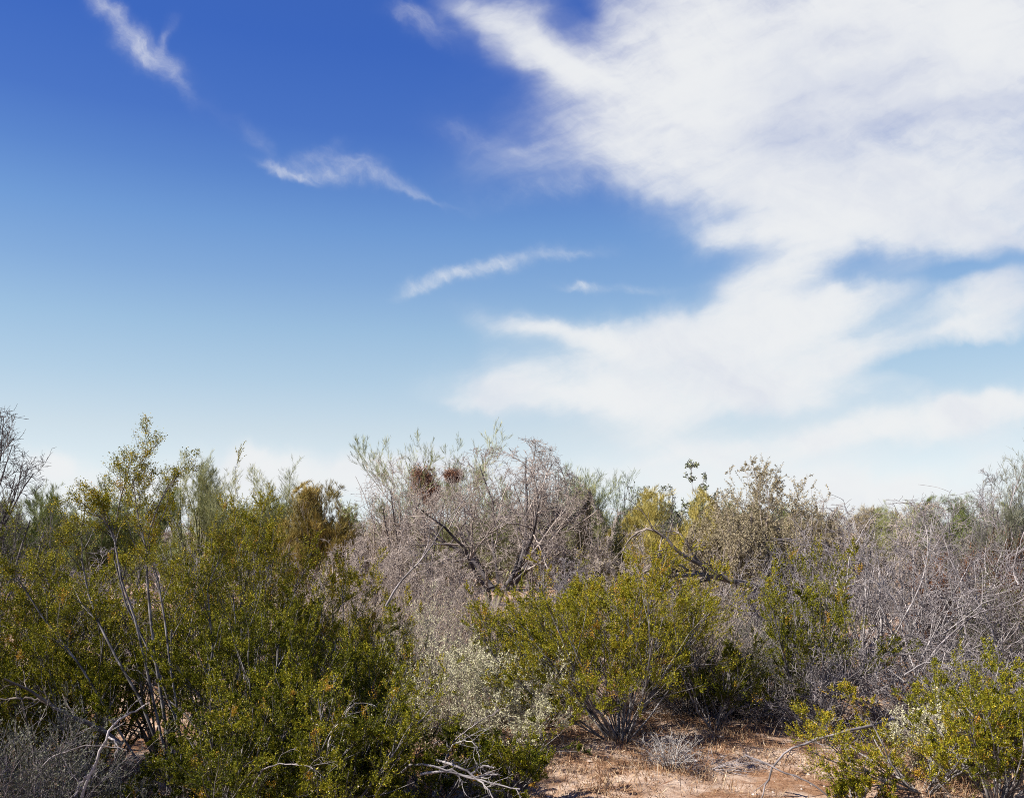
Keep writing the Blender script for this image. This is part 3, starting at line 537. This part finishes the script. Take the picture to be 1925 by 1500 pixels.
# ================================================================ bare mesquite and thorn shrubs of the middle distance
BARE = [  # px, Y, w, h, seed, kw, label
    (942, 16.5, 3.9, 3.75, 301, dict(round_=True, mat='tan_wood', darkcore='dark_wood', stems=11, spread=64, r=.05, tw=.0042, levels=(8, 8, 7, 3), trunk=.35), 'large bare mesquite with a dark trunk and a wide grey twig crown'),
    (800, 17.5, 2.9, 3.45, 302, dict(mat='tan_wood', darkcore='dark_wood', stems=7, spread=48, r=.04, tw=.0042, levels=(6, 6, 5, 2)), 'open bare mesquite with long dark twigs below the mistletoe clumps'),
    (1010, 17.8, 2.2, 3.75, 303, dict(round_=True, mat='tan_wood', stems=7, spread=38, r=.035, tw=.0042, levels=(6, 6, 6, 2)), 'upright pinkish bare mesquite beside the dark-trunked one'),
    (730, 15.2, 2.4, 2.15, 304, dict(round_=True, mat='tan_wood', stems=12, spread=66, r=.025, tw=.0042, levels=(6, 6, 6, 2)), 'rounded pinkish-grey tangle of bare twigs next to the bright creosote'),
    (845, 14.4, 2.3, 1.75, 305, dict(round_=True, mat='tan_wood', stems=13, spread=70, r=.022, tw=.0038, levels=(6, 6, 6, 3)), 'low dense bare tangle behind the straw-coloured stalks'),
    (705, 17.4, 1.7, 2.8, 306, dict(mat='tan_wood', stems=8, spread=42, r=.028, tw=.0042, levels=(6, 6, 6, 2), leaves=6000, leafmat='mesq', leaf=.03), 'pale bare mesquite beside the olive-brown broom tree'),
    (1075, 13.6, 1.7, 1.75, 307, dict(round_=True, mat='grey_wood', darkcore='dark_wood', stems=11, spread=60, r=.022, tw=.0038, levels=(6, 6, 6, 2)), 'dim purplish bare shrub behind the lone rounded creosote'),
    (1118, 16.2, .9, 2.35, 308, dict(mat='tan_wood', stems=9, spread=40, r=.018, tw=.0038, levels=(6, 6, 5, 2), droop=.14), 'drooping curtain of dead twigs hanging around the thin cactus'),
    (1625, 11.2, 2.3, 2.28, 311, dict(mat='grey_wood', darkcore='pale_wood', stems=11, spread=60, r=.026, tw=.0042, levels=(6, 5, 4, 0), long=1.35, wander=.17), 'bare lavender-grey thorn shrub behind the upright creosote'),
    (1765, 10.4, 2.5, 2.3, 312, dict(mat='grey_wood', darkcore='pale_wood', stems=11, spread=62, r=.028, tw=.0042, levels=(6, 5, 4, 0), long=1.35, wander=.17), 'largest bare lavender-grey thorn shrub, pale arching branches over a rusty bush'),
    (1900, 9.7, 1.8, 1.85, 313, dict(mat='grey_wood', darkcore='white_wood', stems=9, spread=62, r=.024, tw=.0042, levels=(6, 5, 4, 0), long=1.35, wander=.17), 'bare thorn shrub with whitish curved branches at the photo edge'),
    (1480, 12.4, 2.0, 1.95, 314, dict(round_=True, mat='grey_wood', stems=11, spread=58, r=.024, tw=.0042, levels=(6, 5, 4, 0), long=1.35, wander=.17), 'bare grey shrub in front of the tan twiggy mesquite'),
    (1705, 9.4, 2.0, 1.45, 315, dict(mat='grey_wood', darkcore='pale_wood', stems=13, spread=68, r=.02, tw=.0042, levels=(6, 5, 4, 0), long=1.35, wander=.17), 'low dense grey bare shrub nearest the sand'),
    (1395, 12.2, 1.7, 1.4, 316, dict(round_=True, mat='grey_wood', stems=11, spread=66, r=.02, tw=.0042, levels=(6, 5, 4, 0), long=1.35, wander=.17), 'low grey bare shrub under the fallen mesquite limb'),
    (1590, 13.6, 2.2, 2.45, 317, dict(round_=True, mat='tan_wood', stems=10, spread=58, r=.026, tw=.0042, levels=(6, 6, 6, 2), leaves=5000, leaf=.02), 'brownish bare shrub between the tan mesquite and the grey thicket'),
    (1710, 14.2, 2.4, 2.5, 318, dict(round_=True, mat='tan_wood', stems=10, spread=60, r=.026, tw=.0042, levels=(6, 6, 6, 2), leaves=7000, leaf=.022), 'brownish bare shrub behind the grey thicket, below the green far palo verde'),
    (1840, 13.2, 2.2, 2.5, 319, dict(mat='grey_wood', stems=10, spread=58, r=.026, tw=.0042, levels=(6, 5, 4, 0), long=1.35, wander=.17), 'bare grey shrub between the rusty bush and the grey-blue edge tree'),
    (1560, 8.9, 1.3, .85, 320, dict(mat='grey_wood', stems=13, spread=74, r=.014, tw=.0042, levels=(6, 5, 4, 0), long=1.35, wander=.17), 'low bare grey twigs around the foot of the upright creosote'),
    (1800, 8.6, 1.6, .95, 321, dict(mat='grey_wood', darkcore='dark_wood', stems=12, spread=72, r=.018, tw=.0042, levels=(6, 5, 4, 0), long=1.35, wander=.17), 'dark-stemmed bare shrub between the grey thicket and the near creosotes'),
    (-75, 12.0, 2.5, 3.6, 341, dict(mat='dark_wood', darkcore='dark_wood', stems=9, spread=60, r=.045, tw=.0042, levels=(6, 7, 6, 2)), 'dark bare tree reaching in at the photo edge with fine upswept twigs'),
    (130, 12.5, 2.0, 1.55, 344, dict(mat='grey_wood', stems=11, spread=64, r=.02, tw=.004, levels=(6, 6, 6, 1)), 'dim grey bare shrub under the left palo verdes'),
    (270, 12.0, 2.2, 1.75, 345, dict(mat='grey_wood', stems=11, spread=64, r=.02, tw=.004, levels=(6, 6, 6, 1)), 'dim grey bare shrub seen through the stems of the tallest creosote'),
    (420, 13.5, 2.2, 1.8, 346, dict(mat='grey_wood', stems=11, spread=62, r=.02, tw=.004, levels=(6, 6, 6, 1)), 'grey bare shrub behind the spire-shaped creosote, below the airy palo verde'),
    (545, 12.6, 2.0, 1.6, 347, dict(mat='tan_wood', stems=11, spread=64, r=.02, tw=.004, levels=(6, 6, 6, 1)), 'brownish bare shrub behind the yellow-tipped tall creosote'),
    (1200, 13.2, 2.0, 1.6, 348, dict(mat='tan_wood', stems=11, spread=64, r=.02, tw=.004, levels=(6, 6, 6, 1), leaves=9000, leaf=.02), 'brownish leafy-twigged shrub below the arching dead limb'),
    (1290, 14.0, 2.2, 2.05, 349, dict(mat='tan_wood', stems=11, spread=62, r=.02, tw=.004, levels=(6, 6, 6, 1), leaves=14000, leaf=.022), 'tan leafy-twigged shrub under the golden shrub, behind the dead limb'),
    (1925, 12.0, 1.5, 3.0, 350, dict(mat='grey_wood', darkcore='dark_wood', stems=8, spread=36, r=.03, tw=.0032, levels=(6, 6, 6, 2)), 'tall bare grey tree at the photo edge with dark upright twigs, beside the grey-blue one'),
    (640, 14.5, 2.0, 1.9, 343, dict(mat='tan_wood', stems=10, spread=60, r=.022, tw=.0042, levels=(6, 6, 6, 2)), 'bare twiggy shrub behind the bright creosote, under the broom tree'),
]
for px, Y, w, h, sd, kw, lab in BARE:
    big = h > 3
    put('bare_mesquite' if big or 'mesquite' in lab else 'thorn_shrub', lab, 'tree' if big else 'bare shrub', px, Y, bare_shrub(sd, w, h, **kw))
# ================================================================ palo verdes and other green trees on the skyline
FINE = [
    (835, 21, 3.3, 4.5, 401, dict(mat='pv_pale', stems=5, spread=40, slivers=30000), 'palo_verde', 'tallest pale palo verde, carrying two rust-brown mistletoe clumps'),
    (925, 22, 2.0, 3.75, 402, dict(mat='pv_pale', stems=5, spread=36, slivers=20000), 'palo_verde', 'pale palo verde behind the large bare mesquite'),
    (375, 23, 1.8, 4.0, 403, dict(mat='pv_pale', stems=7, spread=62, slivers=42000, swid=.005, ang=(20, 48), trop=.05), 'palo_verde', 'airy pale palo verde with a clear forked trunk, next to the tallest creosote'),
    (510, 24, 1.9, 3.8, 404, dict(mat='pv_pale', stems=8, spread=62, slivers=42000, ang=(20, 48), trop=.05), 'palo_verde', 'airy pale palo verde just past the olive-brown broom tree'),
    (70, 17, 2.0, 2.95, 405, dict(mat='pv_green', stems=6, spread=42, slivers=30000), 'palo_verde', 'green palo verde beside the dark bare edge tree'),
    (140, 18.2, 1.8, 3.15, 406, dict(mat='pv_green', stems=7, spread=44, slivers=30000, spread_s=.3, ang=(12, 34)), 'palo_verde', 'green palo verde, middle one of the row before the tallest creosote'),
    (215, 19.5, 1.9, 3.2, 407, dict(mat='pv_green', stems=6, spread=36, slivers=26000), 'palo_verde', 'green palo verde directly behind the tallest creosote'),
    (605, 18.6, 2.0, 3.15, 408, dict(mat='broom', woodmat='tan_wood', round_=True, stems=18, spread=72, slivers=110000, slen=.12, swid=.006, spread_s=.32, up=.35, ang=(12, 34), n1=7, n2=7, n3=6, trop=.06), 'broom_tree', 'dense olive-brown broom-like tree with feathery upright lobes'),
    (1265, 18, 2.3, 3.1, 409, dict(round_=True, mat='pv_gold', stems=14, spread=60, slivers=70000, slen=.12, spread_s=.35, up=.3, ang=(14, 38), n1=7, n2=7, n3=6), 'golden_shrub', 'golden-yellow twiggy shrub behind the arching dead limb'),
    (1195, 16.5, 1.5, 2.25, 410, dict(round_=True, mat='pv_gold', stems=9, spread=46, slivers=30000, slen=.16, spread_s=.25, ang=(10, 30)), 'golden_shrub', 'smaller golden shrub at the tip of the arching dead limb'),
    (1062, 21, 1.8, 3.6, 411, dict(mat='pv_pale', stems=5, spread=36, slivers=20000, woodmat='dark_wood'), 'palo_verde', 'pale green palo verde just before the thin cactus'),
    (1168, 21.5, 2.0, 3.6, 412, dict(mat='pv_green', stems=5, spread=44, slivers=15000, woodmat='dark_wood', r=.06), 'palo_verde', 'open palo verde with dark forked limbs beyond the thin cactus'),
    (1447, 15.2, 2.45, 3.55, 331, dict(round_=True, mat='mesq', woodmat='tan_wood', stems=20, spread=60, r=.035, n1=7, n2=7, n3=5, slivers=170000, slen=.032, swid=.010, spread_s=.85, up=.1, wander=.13, ang=(20, 55), trop=.05), 'bare_mesquite', 'rounded tan twiggy mesquite with tiny dry leaves, tallest beyond the thicket'),
    (1375, 14.6, 1.7, 2.6, 332, dict(round_=True, mat='mesq', woodmat='tan_wood', stems=11, spread=66, r=.03, n1=7, n2=7, n3=5, slivers=90000, slen=.032, swid=.010, spread_s=.85, up=.1, wander=.13, ang=(20, 55), trop=.05), 'bare_mesquite', 'smaller tan mesquite at the thick end of the fallen limb'),
    (1790, 25, 2.0, 3.2, 413, dict(round_=True, mat='pv_green', stems=9, spread=60, slivers=40000, ang=(18, 45), spread_s=.45), 'palo_verde', 'bright green far palo verde above the grey thicket'),
    (1690, 25.5, 2.1, 2.95, 414, dict(round_=True, mat='pv_pale', stems=9, spread=62, slivers=34000, ang=(18, 45), spread_s=.45), 'palo_verde', 'dull far palo verde low on the skyline above the grey thicket'),
    (1615, 26, 1.8, 2.85, 415, dict(round_=True, mat='mesq', stems=9, spread=62, slivers=34000, ang=(18, 45), spread_s=.5, woodmat='tan_wood'), 'palo_verde', 'brownish far palo verde just past the tan mesquite'),
    (1945, 11.6, 1.6, 3.45, 416, dict(mat='greyleaf', woodmat='grey_wood', stems=6, spread=34, slivers=22000, slen=.1, swid=.004), 'palo_verde', 'grey-blue feathery tree at the photo edge above the thorn shrubs'),
    (1835, 11.6, 1.1, 2.0, 417, dict(mat='rust', woodmat='dark_wood', stems=10, spread=46, slivers=30000, slen=.1, swid=.005), 'rusty_bush', 'rust-brown bush inside the bare grey thicket'),
    (1137, 16.6, .85, 2.2, 418, dict(mat='darkleaf', woodmat='dark_wood', stems=12, spread=55, slivers=26000, slen=.07, swid=.007, spread_s=.6), 'dark_shrub', 'dark dense shrub leaning against the thin cactus'),
]
for px, Y, w, h, sd, kw, nm, lab in FINE:
    put(nm, lab, 'shrub' if 'shrub' in nm or 'bush' in nm else 'tree', px, Y, fine_tree(sd, w, h, **kw))
# trees with broader leaves
put('ironwood_tree', 'taller ironwood poking above the skyline with a dark leafy top', 'tree', 1325, 19.5, bare_shrub(420, 1.0, 3.5, mat='grey_wood', stems=5, spread=24, r=.035, tw=.0042, levels=(6, 5, 5, 2), leaves=9000, leafmat='ironwood', leaf=.055))
put('ironwood_tree', 'shorter ironwood with a loose leafy top above the golden shrub', 'tree', 1243, 20, bare_shrub(421, 1.3, 3.05, mat='grey_wood', stems=6, spread=36, r=.035, tw=.0042, levels=(6, 5, 5, 2), leaves=7000, leafmat='ironwood', leaf=.05))
# mistletoe hanging in the tallest palo verde and the bare mesquite
def mistletoe(seed, w, h):
    g = np.random.default_rng(seed); n = 170
    d = unit(g.normal(size=(n, 3))+np.array([0, 0, -.7])); P = walk(g, np.zeros((n, 3)), d, g.uniform(.3, .55, n), 5, .2, (0, 0, -.28))
    P = fit([P], None, w, w, 1)[0]; P[:, :, 2] *= h/max(np.ptp(P[:, :, 2]), .1)/1
    Rr = taper(n, 5, np.full(n, .007), .004); C, RC = kids(g, P, Rr, 7, (.2, 1), (20, 60), (.3, .6), 4, .15, (0, 0, -.05), .8, rmin=.003)
    q, tq, iq = on(g, C, 7, (.1, 1)); V, Q = blades(g, q, tq, .085, .010, .6, -.25, .03)
    return [('trunk', make_mesh('mistletoe_stem', *join([tubes(P, Rr, 4), tubes(C, RC, 3)]), M['dark_wood'])), ('foliage', make_mesh('mistletoe_tuft', V, Q, M['mistle'], np.clip(g.normal(.5, .22, len(Q)), 0, 1)))]
for sd, px, py, Y, w, h, lab in [(431, 795, 892, 19.6, .34, .66, 'larger rust-brown mistletoe clump hanging in the tallest palo verde'), (432, 808, 918, 19.5, .28, .45, 'lower ragged tail of mistletoe hanging under the larger clump'), (433, 851, 890, 19.8, .22, .22, 'smaller rust-brown mistletoe clump in the tallest palo verde')]:
    c = at(px, py, Y); o = root('mistletoe_clump', lab, 'mistletoe', c)
    for n, me in mistletoe(sd, w, h): part(n, me, o)
# ---------------------------------------------------------------- thin columnar cactus
def cactus():
    g = np.random.default_rng(440); c = root('columnar_cactus', 'thin yellowish columnar cactus with two spires in the dead twigs', 'cactus', (gx(1106, 17), 17, float(ground_z(gx(1106, 17), 17))-.02))
    mt = wood('cactus_skin', (.10, .085, .04), (.24, .19, .095), 8)
    def column(pts, r, name):
        K = 26; P, _ = limb(g, pts, 1, 1, K); P = P[0]; S = 22; th = np.arange(S)*2*math.pi/S
        prof = r*(1-np.clip((np.linspace(0, 1, K)-.9)/.1, 0, 1)**2*.75); V = []
        for k in range(K):
            rr = prof[k]*(1+.14*np.cos(th*11)); V.append(np.stack([P[k, 0]+rr*np.cos(th), P[k, 1]+rr*np.sin(th), np.full(S, P[k, 2])], 1))
        i = np.arange(K*S).reshape(K, S); s2 = np.roll(np.arange(S), -1)
        Q = np.stack([i[:-1], i[:-1][:, s2], i[1:][:, s2], i[1:]], -1).reshape(-1, 4)
        part(name, make_mesh(name, np.concatenate(V), Q, mt, smooth=True), c)
        # spines in rows
        m = 900; kk = g.integers(0, K, m); tt = g.integers(0, 11, m)*2*math.pi/11
        pos = np.stack([P[kk, 0]+prof[kk]*1.12*np.cos(tt), P[kk, 1]+prof[kk]*1.12*np.sin(tt), P[kk, 2]+g.uniform(-.05, .05, m)], 1)
        v, q = blades(g, pos, np.stack([np.cos(tt), np.sin(tt), 0*tt], 1), .05, .005, .5, .1)
        return v, q
    sp = [column([(0, 0, 0), (.02, 0, 1.2), (.0, 0, 2.2), (.02, 0, 2.83)], .042, 'trunk'), column([(0, .0, 1.7), (-.05, .03, 1.78), (-.075, .03, 2.0), (-.07, .03, 2.6)], .034, 'arm'), column([(0, .0, 1.3), (-.11, .0, 1.42), (-.16, 0, 1.7), (-.17, 0, 2.15)], .04, 'arm')]
    v, q = join(sp); part('spines', make_mesh('spine', v, q, M['straw'], np.full(len(q), .6)), c)
cactus()
# ================================================================ dead limbs, each a thing
def dead_limb(name, label, cat, mains, mat, twigs=(5, 4), seed=1, ang=(25, 60), ratio=(.2, .45), tw=.0015, wob=.004, droop=0.0, t0=.25):
    """mains: list of (points (px, py, Y), radius at the root, radius at the tip)"""
    g = np.random.default_rng(seed); b = at(*mains[0][0][0]); o = root(name, label, cat, b); Ps, Rs = [], []
    for pts, r0, r1 in mains:
        P, Rr = limb(g, [at(*p)-b for p in pts], r0, r1, 16, wob); Ps.append(P); Rs.append(Rr)
    P = np.concatenate(Ps); Rr = np.concatenate(Rs)
    C, RC = kids(g, P, Rr, twigs[0], (t0, 1), ang, ratio, 6, .16, (0, 0, -droop), .5, rmin=tw)
    fine = [tubes(C, RC, 4)]
    if twigs[1]:
        D, RD = kids(g, C, RC, twigs[1], (.2, 1), (20, 60), (.3, .6), 4, .16, (0, 0, -droop), .65, rmin=tw*.8); fine.append(tubes(D, RD, 3))
    part('trunk', make_mesh('limb', *tubes(P, Rr, 8), M[mat], smooth=True), o); part('twig_spray', make_mesh('twig', *join(fine), M[mat], smooth=True), o)
    return o
Yd = 11.6
dead_limb('dead_tree', 'fallen mesquite limb, dark at its thick end, arching up and over to pale drooping tips', 'dead tree', [
    ([(1440,1106,Yd+1.0), (1370,1090,Yd+.35), (1320,1080,Yd), (1265,1082,Yd), (1215,1072,Yd), (1190,1095,Yd)], .045, .009),
    ([(1375,1092,Yd), (1330,1068,Yd), (1280,1040,Yd-.1), (1250,1010,Yd-.1), (1215,994,Yd-.1), (1180,1018,Yd-.1), (1165,1060,Yd-.1)], .032, .006),
    ([(1335,1095,Yd), (1318,1062,Yd), (1300,1040,Yd-.05), (1285,1010,Yd-.05), (1270,998,Yd), (1245,1000,Yd)], .024, .006),
    ([(1330,1082,Yd), (1300,1095,Yd-.1), (1265,1105,Yd-.2), (1240,1130,Yd-.2)], .022, .006),
    ([(1300,1075,Yd), (1270,1060,Yd-.1), (1235,1055,Yd-.1)], .02, .006),
    ([(1245,1008,Yd-.1), (1240,1030,Yd-.15), (1238,1060,Yd-.2)], .014, .005)], 'dead_bark', (12, 5), 501, ratio=(.16, .4), tw=.0042, droop=.10)
dead_limb('dead_branch', 'long pale curved branch bending over the sand from the orange-leaved creosote', 'dead branch', [
    ([(1680,1350,7.2), (1640,1362,7.1), (1585,1376,7.0), (1525,1392,6.95), (1480,1412,6.9), (1452,1440,6.85), (1440,1475,6.8), (1430,1505,6.76)], .014, .005),
    ([(1452,1440,6.85), (1420,1428,6.85), (1392,1420,6.85)], .006, .003)], 'grey_wood', (4, 3), 502, ratio=(.08, .2), wob=.006)
dead_limb('dead_branch', 'thin dark curved twig crossing the pale curved branch on the sand', 'dead branch', [
    ([(1400,1418,6.9), (1450,1440,6.83), (1490,1455,6.8), (1530,1475,6.78), (1570,1505,6.75)], .007, .006)], 'grey_wood', (3, 2), 503, ratio=(.06, .15), wob=.006)
dead_limb('dead_branch', 'long pale forked dead branch slanting through the shaded corner', 'dead branch', [
    ([(150,1510,4.7), (165,1465,4.7), (190,1410,4.72), (215,1360,4.75), (245,1340,4.8), (272,1325,4.85)], .009, .004),
    ([(205,1385,4.72), (220,1400,4.7), (215,1425,4.68)], .006, .003), ([(168,1455,4.7), (150,1475,4.7), (140,1510,4.68)], .007, .004)], 'pale_wood', (5, 3), 504, ratio=(.1, .3))
dead_limb('dead_branch', 'dark dead branch reaching out over the grey-green shrubs in the shaded corner', 'dead branch', [
    ([(230,1400,5.5), (180,1365,5.45), (130,1345,5.4), (95,1325,5.4), (60,1300,5.35), (10,1275,5.3)], .017, .006),
    ([(95,1325,5.4), (50,1312,5.4), (-5,1315,5.4)], .009, .005)], 'dead_bark', (7, 5), 505, ratio=(.14, .35))
dead_limb('dead_branch', 'bleached forked dead branch splayed low in front of the dark creosote, tips toward the sand', 'dead branch', [
    ([(740,1470,6.0), (770,1440,5.7), (810,1438,5.6), (850,1450,5.6), (885,1458,5.6), (935,1455,5.6)], .009, .004), ([(820,1428,5.7), (860,1440,5.6), (890,1458,5.6), (915,1480,5.55), (930,1510,5.5)], .009, .004),
    ([(790,1455,5.6), (835,1450,5.6), (870,1456,5.6), (920,1470,5.58), (975,1485,5.55)], .009, .004), ([(885,1456,5.6), (905,1440,5.6), (930,1442,5.6)], .008, .004)], 'pale_wood', (5, 4), 506, ratio=(.15, .35))
dead_limb('dead_branch', 'curved whitish limb sweeping across the bare thorn shrub at the photo edge', 'dead branch', [
    ([(1935,1120,9.0), (1890,1142,9.0), (1840,1152,9.0), (1790,1190,9.0), (1755,1225,9.0), (1735,1260,9.05)], .005, .012),
    ([(1800,1215,8.95), (1830,1240,8.9), (1880,1225,8.9), (1935,1190,8.9)], .008, .003), ([(1800,1130,9.4), (1815,1180,9.3), (1808,1210,9.2), (1780,1235,9.1)], .006, .010),
    ([(1925,1000,9.3), (1912,1040,9.3), (1905,1075,9.3), (1915,1100,9.2)], .006, .009)], 'grey_wood', (6, 4), 508, ratio=(.12, .3))
dead_limb('dead_branch', 'slanting pale branch rising from the straw-coloured stalks to a small leafy tip', 'dead branch', [
    ([(725,1140,8.6), (745,1105,8.6), (765,1080,8.6), (790,1055,8.6), (815,1020,8.6), (835,985,8.6), (880,930,8.6)], .012, .003), ([(790,1055,8.6), (805,1020,8.6), (808,985,8.55)], .007, .003)], 'grey_wood', (6, 4), 509, ratio=(.15, .35))
for pts, r, mat, sd, lab in [
    ([(826,1462,6.0), (840,1420,5.9), (852,1400,5.85), (872,1392,5.8), (893,1400,5.75), (900,1420,5.7)], .005, 'white_wood', 511, 'thin pale twig curling above the bleached forked branch'),
    ([(612,1440,5.4), (622,1385,5.3), (640,1352,5.25), (668,1318,5.2)], .006, 'white_wood', 512, 'thin white forked twig standing up from the seed-tufted creosote'),
    ([(470,1490,5.1), (492,1450,5.0), (520,1437,4.95), (560,1436,4.9), (590,1445,4.85)], .006, 'grey_wood', 513, 'arched grey twig at the foot of the dark creosote by the tallest one'),
    ([(850,1395,6.3), (880,1370,6.25), (920,1345,6.2), (958,1325,6.15)], .005, 'grey_wood', 514, 'thin grey twig slanting up toward the low pale saltbush'),
    ([(60,1480,4.7), (90,1430,4.7), (130,1410,4.68), (180,1400,4.65), (240,1412,4.6)], .006, 'grey_wood', 515, 'grey twig arching among the grey-green shrubs in the shaded corner'),
    ([(1740,1440,6.6), (1765,1470,6.5), (1790,1500,6.4)], .011, 'dead_bark', 517, 'thick broken grey stub under the orange-leaved creosote'),
    ([(1815,1330,7.2), (1850,1365,7.1), (1880,1395,7.0)], .006, 'white_wood', 518, 'splayed white twig between the two creosotes at the photo edge'),
    ([(1650,1250,9.6),(1690,1180,9.5),(1730,1100,9.5),(1745,1030,9.5),(1735,960,9.5)], .011, 'pale_wood', 521, 'tall pale branch curving up through the middle of the bare grey thicket'),
    ([(1560,1180,10),(1590,1100,10),(1600,1040,10),(1640,970,10)], .010, 'pale_wood', 522, 'pale branch leaning up from the upright creosote into the grey thicket'),
    ([(1880,1240,9.2),(1850,1150,9.2),(1800,1080,9.2),(1770,1000,9.2)], .011, 'pale_wood', 523, 'pale branch leaning across the rusty bush in the grey thicket'),
    ([(1700,1268,8.4), (1740,1245,8.4), (1780,1250,8.35), (1815,1228,8.3)], .008, 'pale_wood', 519, 'pale bowed branch low in the bare grey thicket')]:
    dead_limb('dead_branch', lab, 'dead branch', [(pts, r, r*.35)], mat, (7, 4), sd, ratio=(.2, .5))
# ================================================================ far scrub behind everything
g = np.random.default_rng(909)
far = [('far_mesquite', put('far_mesquite', 'far bare scrub tree closing the gaps behind the nearer trees', 'tree', 300, 30, bare_shrub(601, 2.6, 2.9, mat='tan_wood', stems=9, spread=56, r=.04, tw=.0045, levels=(6, 6, 6, 2)), 0, 'far scrub behind the nearer trees')),
       ('far_palo_verde', put('far_palo_verde', 'far palo verde closing the gaps behind the nearer trees', 'tree', 640, 31, fine_tree(602, 2.6, 2.9, mat='pv_pale', stems=8, spread=62, slivers=30000, ang=(18, 45), spread_s=.5, slen=.16, swid=.012), 0, 'far palo verdes behind the nearer trees')),
       ('far_green', put('far_palo_verde', 'far green palo verde closing the gaps behind the nearer trees', 'tree', 980, 32, fine_tree(603, 2.6, 2.8, mat='pv_green', stems=8, spread=62, slivers=30000, ang=(18, 45), spread_s=.5, slen=.16, swid=.012), 0, 'far green palo verdes behind the nearer trees')),
       ('far_olive', put('far_shrub', 'far twiggy shrub closing the gaps behind the nearer trees', 'shrub', 1500, 30, fine_tree(604, 2.4, 2.6, mat='mesq', woodmat='tan_wood', stems=9, spread=52, slivers=24000, slen=.16, swid=.012), 0, 'far twiggy shrubs behind the nearer trees'))]
for Y, n in ((24, 12), (29, 16), (37, 22)):
    for i in range(n):
        px = -150+2230*(i+.5)/n+g.uniform(-30, 30); k = int(g.integers(0, 4)); o = far[k][1]; s = g.uniform(.85, 1.12)*{24: .82, 29: 1, 37: 1.08}[Y]; yy = Y+g.uniform(-2, 2)
        copy_of(o, o['label'], px, yy, g.uniform(0, 6.28), (s*1.1, s*1.1, s*g.uniform(.85, 1.0)), o['group'])
